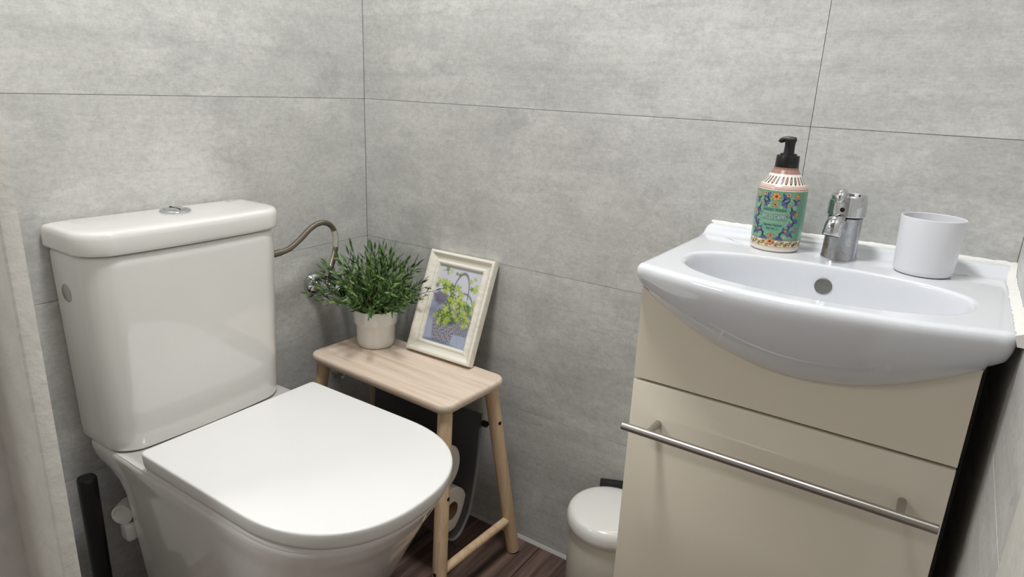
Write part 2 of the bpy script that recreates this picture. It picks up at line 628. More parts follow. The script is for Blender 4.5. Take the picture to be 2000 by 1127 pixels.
# white fixing cap beside the undercut
fc = lathe('fixing_cap', [(0.0185, -0.030), (0.0185, -0.004), (0.0180, 0.0), (0.0145, 0.0), (0.0140, -0.003), (0.0, -0.004)], M_plastic, None, 32)
fc.matrix_world = Matrix.Translation((0.088, -0.697, 0.279)) @ Matrix.Rotation(math.radians(38), 4, 'Z') @ Matrix.Rotation(math.radians(86), 4, 'X')
fc.parent = toilet
fc.matrix_parent_inverse = Matrix.Translation(toilet.location).inverted()
place(box('fixing_clip', (0.078, -0.700, 0.228), (0.106, -0.672, 0.262), M_plastic, None, 0.006, 3), toilet)


# tiny maker's mark at the back of the tank lid
def text_mesh(body, size, m, name='lettering', shear=0.0, bold=0.0):
    cu = bpy.data.curves.new(name, 'FONT')
    cu.body = body
    cu.size = size
    cu.align_x = 'CENTER'
    cu.align_y = 'CENTER'
    cu.shear = shear
    cu.offset = bold
    cu.resolution_u = 3
    o = bpy.data.objects.new(name, cu)
    COL.objects.link(o)
    dg = bpy.context.evaluated_depsgraph_get()
    me = bpy.data.meshes.new_from_object(o.evaluated_get(dg))
    bpy.data.objects.remove(o)
    bpy.data.curves.remove(cu)
    me.materials.clear()
    me.materials.append(m)
    return me


me = text_mesh('Roca', 0.012, M_mark, 'maker_mark')
for vv in me.vertices:
    xx, yy = vv.co.x, vv.co.y
    vv.co = Vector((0.022 - yy, -0.385 + xx, 0.80115))
place(link('maker_mark', me, None, False), toilet)

# ------------------------------------------------------------------ toilet brush
brush = tag(empty('toilet_brush', (0.060, -0.732, 0)), 'black toilet brush handle standing between toilet and white door frame', 'toilet brush')
lathe('handle', [(0.0150, 0.11), (0.0155, 0.355), (0.0152, 0.3605), (0.0138, 0.363), (0.0128, 0.3615), (0.0, 0.3612)], M_black, brush, 32)
lathe('holder', [(0.038, 0.0), (0.039, 0.004), (0.037, 0.10), (0.036, 0.103), (0.0156, 0.110), (0.0, 0.110)], M_black, brush, 32)

# ------------------------------------------------------------------ water hose and valve
valve = tag(empty('angle_valve', (0, -0.178, 0.580)), 'chrome angle valve with round wall rosette behind the plant', 'valve')


def xlathe(name, prof, m, parent, at=(0, 0, 0), seg=32):
    """lathe about the local +x axis: prof = (radius, x)"""
    rings = [[(at[0] + x_, at[1] + r * math.cos(2 * math.pi * j / seg), at[2] + r * math.sin(2 * math.pi * j / seg)) for j in range(seg)] for r, x_ in prof]
    v, f = loft(rings)
    return obj(name, v, f, m, parent)


xlathe('rosette', [(0.026, 0.0), (0.0265, 0.004), (0.0245, 0.010), (0.018, 0.016), (0.0105, 0.019), (0.0, 0.019)], M_chrome, valve)
xlathe('body', [(0.0098, 0.015), (0.0098, 0.040), (0.0125, 0.041), (0.0125, 0.060), (0.0105, 0.062), (0.0105, 0.078), (0.0, 0.078)], M_chrome, valve)
lathe('outlet', [(0.0085, 0.0), (0.0085, 0.016), (0.0095, 0.017), (0.0095, 0.022), (0.0, 0.022)], M_chrome, valve, 24, (0.050, 0, 0.004))
xlathe('knob', [(0.0145, 0.078), (0.0155, 0.081), (0.0155, 0.098), (0.0135, 0.102), (0.0, 0.102)], M_chrome, valve, seg=12)
hose = tag(empty('water_hose', (0.05, -0.178, 0.606)), 'braided steel water hose looping from toilet tank to wall valve', 'hose')
pts = [(0.046, -0.3640, 0.690), (0.046, -0.335, 0.684), (0.047, -0.305, 0.683), (0.049, -0.276, 0.689), (0.050, -0.247, 0.705), (0.050, -0.219, 0.724), (0.050, -0.193, 0.7325), (0.050, -0.170, 0.729),
       (0.050, -0.153, 0.713), (0.050, -0.1475, 0.690), (0.050, -0.150, 0.664), (0.050, -0.160, 0.636), (0.050, -0.172, 0.612), (0.050, -0.177, 0.6062)]
sp_ = spline(pts, 8)
place(tube('braid', sp_, 0.0063, M_hose, None, 16), hose)
place(tube('ferrule', [Vector((0.050, -0.1772, 0.6062)), Vector((0.050, -0.1745, 0.612)), Vector((0.050, -0.166, 0.628))], 0.0072, M_chrome, None, 16), hose)
place(tube('ferrule', [Vector((0.046, -0.362, 0.690)), Vector((0.0463, -0.318, 0.6826)), Vector((0.0468, -0.297, 0.684))], 0.0075, M_hose, None, 16), hose)
place(tube('tag_sleeve', [Vector((0.050, -0.1520, 0.710)), Vector((0.050, -0.1480, 0.690)), Vector((0.050, -0.1492, 0.672))], 0.0067, mat('clear_sleeve', lin(196, 190, 178), 0.2), None, 16), hose)

# ------------------------------------------------------------------ step stool
SA = math.radians(-2.7)
SC = Vector((0.284, -0.171, 0))
stool = tag(empty('step_stool', SC, (0, 0, SA)), 'birch wood step stool with splayed round legs in the corner', 'stool')
TOP = 0.45
rings = []
for z, ins in ((0.4270, 0.012), (0.4285, 0.007), (0.4325, 0.0025), (0.4385, 0.0), (0.4450, 0.0), (0.4485, 0.0016), (0.4496, 0.0035), (0.45, 0.007)):
    rings.append(rrect(-0.209 + ins, 0.209 - ins, -0.0985 + ins, 0.0985 - ins, 0.027 - ins * 0.6, z, 8))
v, f = loft(rings)
obj('seat', v, f, M_birch, stool, angle=50)
LA, LB, FA, FB = 0.1846, 0.0716, 0.2240, 0.1290


def leg_point(sx, sy, z):
    t = (0.43 - z) / 0.43
    return Vector((sx * (LA + (FA - LA) * t), sy * (LB + (FB - LB) * t), z))


for sx in (-1, 1):
    for sy in (-1, 1):
        lp = [leg_point(sx, sy, z) for z in np.linspace(0.004, 0.4295, 14)]
        leg = tube('leg', lp, 0.0150, M_birchleg, stool, 24)
        b = leg_point(sx, sy, 0.0)
        t_ = tube('foot_pad', [(b.x, b.y, 0.0002), (b.x, b.y, 0.006)], 0.0140, M_rubber, None, 24)
        t_.parent = leg
        bolts = [(0.345, 0.0)] if sy > 0 else [(0.250, 0.0)]
        bolts.append((0.093, 90.0 * sy))
        for z, az in bolts:
            a = math.radians(az if sx > 0 or abs(az) > 1 else 180.0)
            if sx > 0 and abs(az) < 1:
                a = math.radians(-12 if sy > 0 else 8)
            d = Vector((math.cos(a), math.sin(a), 0.08)).normalized()
            p0 = leg_point(sx, sy, z)
            t_ = tube('bolt_hole', [p0 + d * 0.0120, p0 + d * 0.0153], 0.0042, M_hole, None, 16)
            t_.parent = leg
    p0, p1 = leg_point(sx, -1, 0.090), leg_point(sx, 1, 0.090)
    q0, q1 = p0.lerp(p1, 0.03), p0.lerp(p1, 0.97)
    tube('rung', [q0 + (q1 - q0) * t for t in np.linspace(0, 1, 8)], 0.0098, M_birchleg, stool, 20)

# ------------------------------------------------------------------ vinyl sling with paper rolls, hung between the stool legs
sling = tag(empty('magazine_sling', (0.284, -0.18, 0.07)), 'charcoal vinyl sling hanging under the wooden stool', 'sling')
X0, X1 = 0.118, 0.446
sec = spline([(0, -0.098, 0.350), (0, -0.103, 0.290), (0, -0.108, 0.235), (0, -0.121, 0.165), (0, -0.142, 0.110), (0, -0.180, 0.080), (0, -0.222, 0.108), (0, -0.245, 0.165), (0, -0.258, 0.235),
              (0, -0.264, 0.290), (0, -0.268, 0.350)], 6)


def strip(name, sec, xa, xb, th, m, parent, nx=2):
    rings = []
    for xx in np.linspace(xa, xb, nx):
        outer, inner = [], []
        for i, p_ in enumerate(sec):
            t = (sec[min(i + 1, len(sec) - 1)] - sec[max(i - 1, 0)]).normalized()
            nrm = Vector((0, -t.z, t.y))
            outer.append((xx, p_.y + nrm.y * th / 2, p_.z + nrm.z * th / 2))
            inner.append((xx, p_.y - nrm.y * th / 2, p_.z - nrm.z * th / 2))
        rings.append(outer + inner[::-1])
    v, f = loft(rings)
    return place(obj(name, v, f, m, None, angle=50), parent)


strip('sheet', sec, X0 + 0.004, X1 - 0.004, 0.0016, M_sling, sling)
strip('edge_piping', sec, X1 - 0.005, X1, 0.0036, M_slingedge, sling)
strip('edge_piping', sec, X0, X0 + 0.005, 0.0036, M_slingedge, sling)
hem = [p_ for p_ in sec if p_.z > 0.312 and p_.y > -0.18]
strip('hem', hem, X0, X1 - 0.001, 0.0080, M_sling, sling)
hem = [p_ for p_ in sec if p_.z > 0.312 and p_.y < -0.18]
strip('hem', hem, X0, X1 - 0.001, 0.0080, M_sling, sling)
for yy in (-0.0985, -0.2675):
    place(tube('rod', [(0.0990, yy, 0.332), (0.28, yy, 0.332), (0.4640, yy, 0.332)], 0.0026, M_black, None, 14), sling)
    place(tube('rod_tip', [(X1 + 0.0005, yy, 0.330), (X1 + 0.002, yy, 0.330), (X1 + 0.013, yy, 0.330), (X1 + 0.014, yy, 0.330)], [0.0055, 0.0072, 0.0072, 0.0060], M_black, None, 16), sling)


def paper_roll(xf, y, z, r, label, ln=0.098, wob=0.0):
    e = tag(empty('toilet_roll', (xf - ln / 2, y, z), (wob, 0, 0)), label, 'toilet roll', 'toilet rolls in the sling')
    rc = 0.0205
    prof = [(rc, -ln / 2), (r - 0.003, -ln / 2), (r, -ln / 2 + 0.003), (r, ln / 2 - 0.003), (r - 0.003, ln / 2), (rc, ln / 2)]
    seg = 48
    rings = []
    for rr, xx in prof:
        rings.append([(xx, rr * (1 + 0.012 * math.sin(3 * a_ + 1)) * math.cos(a_), rr * (1 + 0.012 * math.sin(2 * a_)) * math.sin(a_)) for a_ in [2 * math.pi * j / seg for j in range(seg)]])
    v, f = loft(rings, False, False)
    obj('paper', v, f, M_paper, e)
    rings = [[(xx, rr * math.cos(2 * math.pi * j / 32), rr * 1.03 * math.sin(2 * math.pi * j / 32)) for j in range(32)]
             for rr, xx in ((rc + 0.0004, -ln / 2), (rc + 0.0004, ln / 2 + 0.0002), (rc - 0.0012, ln / 2 + 0.0002), (rc - 0.0012, -ln / 2))]
    rings.append(rings[0])
    v, f = loft(rings, False, False)
    obj('cardboard_core', v, f, M_card, e)
    return e


paper_roll(0.425, -0.174, 0.1375, 0.0530, 'toilet roll at the open end of the sling, its brown core facing out')
paper_roll(0.418, -0.190, 0.2465, 0.0530, 'toilet roll stacked on top, half hidden behind the stool leg', wob=0.6)
paper_roll(0.310, -0.176, 0.1385, 0.0530, 'toilet roll deeper in the sling behind the toilet lid', wob=1.1)

# small white wall hook in the corner below the stool top
hook = tag(empty('wall_hook', (0.0, -0.112, 0.345)), 'small white round wall hook in the shade under the stool', 'hook')
xlathe('disc', [(0.020, 0.0), (0.0205, 0.003), (0.017, 0.007), (0.0, 0.009)], M_plastic, hook)
tube('prong', spline([(0.006, 0, -0.004), (0.020, 0, -0.008), (0.024, 0, -0.018), (0.020, 0, -0.026), (0.014, 0, -0.024)], 5), 0.003, M_plastic, hook, 10)

# ------------------------------------------------------------------ potted plant
PC = Vector((0.150, -0.124, TOP))
plant = tag(empty('potted_plant', PC), 'bushy green leafy plant in a white stepped pot on the stool', 'potted plant')
lathe('pot', [(0.0, 0.0), (0.0370, 0.0), (0.0405, 0.002), (0.0432, 0.008), (0.0442, 0.016), (0.0450, 0.046), (0.0458, 0.051), (0.0492, 0.056), (0.0502, 0.060), (0.0515, 0.0885), (0.0512, 0.0902),
               (0.0498, 0.0905), (0.0488, 0.0890), (0.0478, 0.064), (0.0, 0.062)], M_pot, plant, 56, cap=False, angle=30)
lathe('soil', [(0.0474, 0.066), (0.0474, 0.076), (0.030, 0.081), (0.0, 0.083)], M_soil, plant, 32)


def leaf_geo(L, Wd, fold=0.25, curl=0.12):
    v, f = [], []
    ts = [0.0, 0.18, 0.42, 0.70, 1.0]
    ws = [0.05, 0.70, 1.0, 0.66, 0.0]
    for t, w in zip(ts, ws):
        zc = -curl * L * t * t
        v += [(t * L, -w * Wd / 2, zc + fold * w * Wd / 2), (t * L, 0, zc), (t * L, w * Wd / 2, zc + fold * w * Wd / 2)]
    for i in range(4):
        a = i * 3
        f += [(a, a + 1, a + 4, a + 3), (a + 1, a + 2, a + 5, a + 4)]
    return v, f


leaf_meshes = []
for L, Wd, cu in ((0.023, 0.0060, 0.12), (0.026, 0.0066, 0.25), (0.019, 0.0055, 0.05), (0.029, 0.0062, -0.08)):
    lv_, lf_ = leaf_geo(L, Wd, curl=cu)
    me = bpy.data.meshes.new('leaf')
    me.from_pydata(lv_, [], lf_)
    me.materials.append(M_leaf)
    me.shade_smooth()
    leaf_meshes.append(me)



def in_frame(w_):
    return w_.x > 0.231 and w_.y > -0.1165 + (w_.z - 0.458) * 0.414 and w_.z < 0.69


rng = random.Random(21)
sprigs = []
NS = 96
for i in range(NS):
    az = i * 2.39996 + rng.uniform(-0.25, 0.25)
    q_ = (i + 0.5) / NS
    tilt = math.radians(4 + 80 * q_ ** 0.72 + rng.uniform(-6, 6))
    ln = rng.uniform(0.112, 0.142) * (1.12 - 0.16 * q_)
    dh = Vector((math.cos(az), math.sin(az), 0))
    base = Vector((0, 0, 0.074)) + dh * (0.036 * math.sqrt(q_))
    pts = []
    cur = base.copy()
    for s_ in range(9):
        t = s_ / 8
        ti = tilt * (0.52 + 0.55 * t)
        pts.append(cur.copy())
        cur = cur + (dh * math.sin(ti) + Vector((0, 0, math.cos(ti)))) * (ln / 8) + Vector((rng.uniform(-1, 1), rng.uniform(-1, 1), 0)) * 0.0012
    ok = True
    for p_ in pts:                      # keep clear of both walls and of the frame
        w_ = PC + p_
        if w_.x < 0.022 or w_.y > -0.016 or in_frame(w_):
            ok = False
    if not ok:
        pts = [base + (p_ - base) * 0.66 for p_ in pts]
    lv_ = []
    nl = 15
    for k in range(nl):
        t = 0.22 + 0.78 * k / (nl - 1)
        idx = min(int(t * 8), 7)
        p_ = pts[idx].lerp(pts[idx + 1], t * 8 - idx)
        tan = (pts[idx + 1] - pts[idx]).normalized()
        up = Vector((0, 0, 1)) if abs(tan.z) < 0.9 else dh
        side = tan.cross(up).normalized()
        up2 = side.cross(tan).normalized()
        ang = k * 2.4 + rng.uniform(-0.5, 0.5)
        lat = side * math.cos(ang) + up2 * math.sin(ang)
        spread = 0.25 if k == nl - 1 else rng.uniform(0.5, 0.95)
        xd = (tan * math.cos(spread) + lat * math.sin(spread)).normalized()
        zd = (lat * math.cos(spread) - tan * math.sin(spread))
        zd = (zd - xd * zd.dot(xd)).normalized()
        yd = zd.cross(xd)
        mx = Matrix(((xd.x, yd.x, zd.x, p_.x), (xd.y, yd.y, zd.y, p_.y), (xd.z, yd.z, zd.z, p_.z), (0, 0, 0, 1)))
        tip = PC + p_ + xd * 0.028
        if tip.x < 0.012 or tip.y > -0.010 or in_frame(tip) or in_frame(PC + p_ + xd * 0.012):
            continue
        if tip.x < 0.110 and math.hypot(tip.y + 0.178, tip.z - 0.58) < 0.020:
            continue
        lv_.append((mx @ Matrix.Scale(rng.uniform(0.75, 1.1), 4), rng.randrange(4)))
    near = (PC + pts[5] - cam_o.matrix_world.translation).length
    sprigs.append((near, pts, lv_))
sprigs.sort(key=lambda s_: s_[0])
count = 0
sv, sf, gv, gf = [], [], [], []
for near, pts, lvs in sprigs:
    rad = [0.0011 - 0.0006 * i / 8 for i in range(9)]
    if count + len(lvs) <= 298:
        st = tube('sprig', pts, rad, M_stem, plant, 5)
        for mx, k in lvs:
            o = bpy.data.objects.new('leaf', leaf_meshes[k])
            COL.objects.link(o)
            o.parent = st
            o.matrix_local = mx
        count += len(lvs)
    else:
        v, f = tube_geo(pts, rad, 5)
        n0 = len(sv)
        sv += v
        sf += [tuple(a + n0 for a in q_) for q_ in f]
        for mx, k in lvs:
            n0 = len(gv)
            gv += [mx @ vv.co for vv in leaf_meshes[k].vertices]
            gf += [tuple(a + n0 for a in q_.vertices) for q_ in leaf_meshes[k].polygons]
o = obj('inner_stems', sv, sf, M_stem, plant)
o['kind'] = 'stuff'
o = obj('inner_foliage', gv, gf, M_leaf, plant)
o['kind'] = 'stuff'

# ------------------------------------------------------------------ picture frame leaning on the back wall
FWd, FH, FT = 0.180, 0.2365, 0.020
lean = math.radians(22.5)
pf = empty('picture_frame', (0.2325, -0.1130, TOP + 0.0079), (-lean, 0, math.radians(0.6)))
tag(pf, 'cream wooden picture frame leaning on the back wall beside the plant', 'picture frame')
# profile: (inset from outer edge, y) local: x along width, z up, -y towards the viewer, front outer edge at y = 0
prof = [(0.003, FT), (0.0, FT - 0.002), (0.0, 0.003), (0.0008, 0.0008), (0.0030, 0.0), (0.0062, 0.0002), (0.0080, 0.0016), (0.0105, 0.0052), (0.0150, 0.0078), (0.0205, 0.0080), (0.0225, 0.0066), (0.0248, 0.0060),
        (0.0275, 0.0068), (0.0290, 0.0092), (0.0300, 0.0130), (0.0300, FT)]
sides = (((0, 0), (FWd, 0), (0, 1)), ((FWd, 0), (FWd, FH), (-1, 0)), ((FWd, FH), (0, FH), (0, -1)), ((0, FH), (0, 0), (1, 0)))
for (a, b, nin) in sides:
    d = ((b[0] - a[0]), (b[1] - a[1]))
    L = math.hypot(*d)
    d = (d[0] / L, d[1] / L)
    r0, r1 = [], []
    for ins, yy in prof:
        p0 = (a[0] + d[0] * ins + nin[0] * ins, a[1] + d[1] * ins + nin[1] * ins)
        p1 = (b[0] - d[0] * ins + nin[0] * ins, b[1] - d[1] * ins + nin[1] * ins)
        r0.append((p0[0], yy, p0[1]))
        r1.append((p1[0], yy, p1[1]))
    v, f = loft([r0, r1])
    obj('moulding', v, f, M_frame, pf, angle=30)
box('backing_board', (0.006, FT - 0.004, 0.006), (FWd - 0.006, FT - 0.0005, FH - 0.006), M_cabdark, pf)


# the printed picture: two wicker baskets of yellow-green flowers, painted as vertex colours on a fine flat grid
def paint_picture():
    nx, ny = 150, 216
    s, t = np.meshgrid(np.linspace(0, 1, nx), np.linspace(0, 1, ny))
    r = np.random.RandomState(4)
    A = 1.45
    img = np.zeros((ny, nx, 3))
    c = lambda *a: np.array(lin(*a)[:3])

    def lay(mask, col):
        m_ = np.clip(mask, 0, 1)[..., None]
        img[:] = img * (1 - m_) + col * m_

    def soft(d, w=0.012):
        return np.clip(0.5 - d / w, 0, 1)

    img[:] = c(212, 212, 222)
    lay(soft(t - 0.36 - 0.10 * np.sin(s * 2.4), 0.2), c(170, 180, 200))
    for k in range(7):
        lay(0.35 * soft(np.abs(s + 0.35 * t - 0.18 * k - 0.1) - 0.006, 0.02) * (t < 0.42), c(120, 130, 150))
    lay(0.8 * soft(np.hypot((s - 0.08) / 0.30, (t - 0.42) / 0.14) - 1, 0.5), c(140, 148, 170))

    def basket(cx, cy, w, h, c0, c1, c2):
        d = np.maximum(np.abs((s - cx) / (w * (0.93 + 0.14 * (t - cy) / h))) - 1, np.abs((t - cy) / h) - 1)
        m_ = soft(d, 0.12)
        wv = 0.5 + 0.5 * np.sin((t - cy) * 150 + 5 * np.sin(s * 46 + 3 * np.sin(t * 30)))
        wv2 = 0.5 + 0.5 * np.sin(s * 120 - 4 * np.sin(t * 50))
        col = c0 + (c1 - c0) * wv[..., None]
        col = col + (c2 - col) * (0.55 * (wv2 > 0.72))[..., None]
        m3 = m_[..., None]
        img[:] = img * (1 - m3) + col * m3

    def arch(cx, cy, rx, ry, w, col, a=1.0):
        d = np.abs(np.hypot((s - cx) / rx, (t - cy) / ry) - 1) * min(rx, ry)
        lay(a * soft(d - w, 0.02) * (t > cy), col)

    lay(0.85 * soft(np.hypot((s - 0.20) / 0.19, (t - 0.58) / 0.08) - 1 + 0.15 * np.sin(s * 40) * np.sin(t * 50), 0.5), c(104, 100, 120))
    arch(0.60, 0.62, 0.185, 0.315, 0.009, c(86, 88, 100))
    basket(0.78, 0.30, 0.22, 0.14, c(118, 120, 132), c(168, 170, 182), c(92, 94, 104))
    arch(0.72, 0.36, 0.27, 0.33, 0.011, c(120, 128, 136))

    def flowers(n, cx, cy, sx, sy, rr):
        for _ in range(n):
            x_, y_ = cx + r.randn() * sx, cy + r.randn() * sy
            q_ = rr * r.uniform(0.6, 1.15)
            ang = np.arctan2((t - y_) * A, s - x_)
            d = np.hypot(s - x_, (t - y_) * A) / (q_ * (1 + 0.35 * np.sin(ang * 5 + r.uniform(0, 6))))
            g = r.uniform()
            col = c(146, 170, 72) * (1 - g) + c(196, 206, 104) * g
            if r.uniform() < 0.22:
                col = c(84, 116, 62)
            lay(0.92 * soft(d - 1, 0.5), col)
            lay(0.6 * soft(d - 0.28, 0.4), c(216, 216, 140))

    flowers(26, 0.60, 0.54, 0.13, 0.07, 0.060)
    flowers(10, 0.80, 0.50, 0.07, 0.08, 0.055)
    flowers(16, 0.30, 0.73, 0.10, 0.045, 0.060)
    flowers(7, 0.86, 0.77, 0.04, 0.03, 0.042)
    flowers(4, 0.16, 0.93, 0.05, 0.025, 0.036)
    flowers(3, 0.50, 0.90, 0.04, 0.02, 0.028)
    flowers(2, 0.84, 0.90, 0.03, 0.02, 0.028)
    flowers(4, 0.06, 0.76, 0.03, 0.04, 0.036)
    flowers(8, 0.85, 0.36, 0.06, 0.03, 0.045)
    basket(0.42, 0.165, 0.27, 0.135, c(108, 104, 118), c(196, 192, 204), c(78, 76, 90))
    arch(0.44, 0.24, 0.27, 0.235, 0.012, c(150, 140, 146))
    lay(0.8 * soft(np.hypot((s - 0.44) / 0.22, (t - 0.32) / 0.06) - 1, 0.4), c(62, 84, 50))
    flowers(22, 0.36, 0.37, 0.13, 0.040, 0.056)
    flowers(5, 0.40, 0.28, 0.08, 0.02, 0.05)
    lay(0.7 * soft(np.hypot((s - 0.36) / 0.34, (t - 0.025) / 0.018) - 1, 0.6), c(104, 112, 132))
    return nx, ny, img


nx, ny, img = paint_picture()
x0, x1, z0, z1 = 0.0292, FWd - 0.0292, 0.0292, FH - 0.0292
verts = [(x0 + (x1 - x0) * i / (nx - 1), 0.0128, z0 + (z1 - z0) * j / (ny - 1)) for j in range(ny) for i in range(nx)]
faces = [(j * nx + i, j * nx + i + 1, (j + 1) * nx + i + 1, (j + 1) * nx + i) for j in range(ny - 1) for i in range(nx - 1)]


def grid_obj(name, verts, faces, cols, m, parent):
    me = bpy.data.meshes.new(name)
    me.from_pydata(verts, [], faces)
    me.materials.append(m)
    ca = me.color_attributes.new('print', 'FLOAT_COLOR', 'POINT')
    buf = np.ones((len(verts), 4), dtype=np.float32)
    buf[:, :3] = cols.reshape(-1, 3)
    ca.data.foreach_set('color', buf.ravel())
    o = link(name, me, parent, True, 60)
    return o


grid_obj('print', verts, faces, img, M_photo, pf)

# ------------------------------------------------------------------ pedal bin
BC = (0.769, -0.1030)
pbin = tag(empty('pedal_bin', (BC[0], BC[1], 0), (0, 0, math.radians(24))), 'small white pedal bin standing between stool and washbasin cabinet', 'bin')
lathe('body', [(0.0, 0.0), (0.078, 0.0), (0.0805, 0.003), (0.0805, 0.210), (0.0795, 0.2135), (0.074, 0.2145), (0.0, 0.2145)], M_binbody, pbin, 64, cap=False)
lathe('lid', [(0.076, 0.2150), (0.0838, 0.2160), (0.0858, 0.2185), (0.0866, 0.2270), (0.0860, 0.2370), (0.0832, 0.2450), (0.0785, 0.2498), (0.0710, 0.2522), (0.040, 0.2545), (0.0, 0.2555)], M_bin, pbin, 64, angle=60)
hb = box_bm((-0.026, 0.078, 0.208), (0.026, 0.0945, 0.2590), 0.003, 2)
bm_obj('hinge', hb, M_black, pbin)
bm_obj('pedal', box_bm((-0.020, -0.108, 0.008), (0.020, -0.074, 0.014), 0.002, 2), M_black, pbin)

# ------------------------------------------------------------------ vanity cabinet
CX0, CX1, CF = 0.866, 1.277, -0.300
cab = tag(empty('vanity_cabinet', ((CX0 + CX1) / 2, -0.15, 0)), 'cream gloss vanity cabinet with steel bar handle under the basin', 'cabinet')
place(box('body', (CX0 + 0.001, CF + 0.020, 0.07), (CX1 - 0.001, -0.004, 0.640), M_cab, None, 0.001, 1), cab)
place(box('plinth', (CX0 + 0.02, CF + 0.06, 0.0), (CX1 - 0.02, -0.02, 0.069), M_cabdark, None), cab)


def bot_z(xx):
    """lower edge of the basin where it meets the cabinet face"""
    u = abs((xx - 1.083) / 0.222)
    if u >= 1:
        return 0.775
    return 0.775 - 0.082 * (1 - u ** 2.0) ** 1.05


xs_ = list(np.linspace(CX0, CX1, 60))
ring = [(xx, 0.6345) for xx in xs_] + [(xx, bot_z(xx) + 0.0035) for xx in reversed(xs_)]
v, f = loft([[(a_, CF, b_) for a_, b_ in ring], [(a_, CF + 0.018, b_) for a_, b_ in ring]])
place(obj('top_panel', v, f, M_cab), cab)
door = place(box('drawer_front', (CX0, CF, 0.085), (CX1, CF + 0.018, 0.6300), M_cab, None, 0.0012, 2), cab)
# side cheeks that carry the basin
place(box('side_panel', (CX0 + 0.001, CF + 0.019, 0.641), (CX0 + 0.017, -0.004, 0.766), M_cab, None, 0.0008, 1), cab)
place(box('side_panel', (CX1 - 0.017, CF + 0.019, 0.641), (CX1 - 0.001, -0.004, 0.766), M_cab, None, 0.0008, 1), cab)


def sub(o, parent, thing):
    o.parent = parent
    o.matrix_parent_inverse = (Matrix.Translation(thing.location)).inverted() @ Matrix.Identity(4)
    o.matrix_parent_inverse = Matrix.Identity(4)
    return o


sub(tube('handle_bar', [(xx, -0.340, 0.5705) for xx in (0.8718, 0.8724, 1.05, 1.2716, 1.2722)], [0.0054, 0.0060, 0.0060, 0.0060, 0.0054], M_steel, None, 28), door, cab)
for xx in (0.912, 1.232):
    sub(tube('handle_post', [(xx, CF + 0.0005, 0.5705), (xx, -0.3385, 0.5705)], 0.0050, M_steel, None, 20), door, cab)

# ------------------------------------------------------------------ wash basin
BX0, BX1 = 0.859, 1.299
BXC = (BX0 + BX1) / 2
BZ = 0.812
basin = tag(empty('wash_basin', (BXC, -0.18, BZ)), 'white ceramic washbasin with oval bowl on the cream cabinet', 'washbasin')
NB = 200


def front_y(xx):
    u = (xx - BXC) / ((BX1 - BX0) / 2)
    u = max(-1.0, min(1.0, u))
    return -0.318 - 0.046 * (math.cos(u * math.pi / 2) ** 0.9 if abs(u) < 1 else 0.0)


def basin_outline():
    """closed loop around the slab seen from above, dense along the front"""
    pts = []
    rc = 0.016
    nf = 90
    for i in range(nf + 1):
        xx = BX0 + rc + (BX1 - BX0 - 2 * rc) * i / nf
        pts.append((xx, front_y(xx)))
    yr = pts[-1][1]
    for i in range(1, 9):
        a = -math.pi / 2 + math.pi / 2 * i / 8
        pts.append((BX1 - rc + rc * math.cos(a), yr + rc + rc * math.sin(a)))
    for i in range(1, 20):
        pts.append((BX1, yr + rc + (-0.003 - yr - rc) * i / 20))
    for i in range(0, 41):
        pts.append((BX1 + (BX0 - BX1) * i / 40, -0.003))
    yl = pts[0][1]
    for i in range(1, 20):
        pts.append((BX0, -0.003 + (yl + rc + 0.003) * i / 20))
    for i in range(0, 8):
        a = math.pi + math.pi / 2 * i / 8
        pts.append((BX0 + rc + rc * math.cos(a), yl + rc + rc * math.sin(a)))
    return pts


OUT = basin_outline()
OC = (BXC, -0.215)


def inset(pts, d):
    """push every point inwards by d (towards the inside of the loop)"""
    n = len(pts)
    out = []
    for i in range(n):
        a, b = Vector(pts[i - 1]), Vector(pts[(i + 1) % n])
        t = (b - a)
        t = t.normalized() if t.length > 0 else Vector((1, 0))
        nrm = Vector((-t.y, t.x))
        p_ = Vector(pts[i]) + nrm * d
        out.append((p_.x, p_.y))
    return out


def bowl_point(a, k):
    c, s = math.cos(a), math.sin(a)
    n = 2.35
    rx, ry = 0.178, (0.078 if s > 0 else 0.114)
    e = (abs(c / rx) ** n + abs(s / ry) ** n) ** (-1 / n)
    return (OC[0] + c * e * k, OC[1] + s * e * k)


angs = [math.atan2(p_[1] - OC[1], p_[0] - OC[0]) for p_ in OUT]
rim = [bowl_point(a, 1.0) for a in angs]
top_in = inset(OUT, 0.013)
rings = []
# underside and apron, from below upwards
FY = CF + 0.004


def apron(z_frac, back):
    ring = []
    for (px, py) in OUT:
        zb = bot_z(px)
        if py < -0.06:
            wgt = min(1.0, (-0.06 - py) / 0.2)
        else:
            wgt = 0.0
        zb = 0.775 + (zb - 0.775) * (1.0 if py < -0.30 else max(0.0, wgt) ** 2)
        depth = (0.800 - zb)
        z = 0.800 - depth * z_frac
        # lower points swing back towards the cabinet face
        room = max(0.0, (-py) - 0.296) if py < -0.296 else 0.0
        extra = 0.0
        dy = room * back
        dx = 0.0
        if px < BX0 + 0.02 or px > BX1 - 0.02:
            dx = 0.006 * back * (1 if px < BXC else -1)
        ring.append((px + dx, py + dy + extra, z))
    return ring


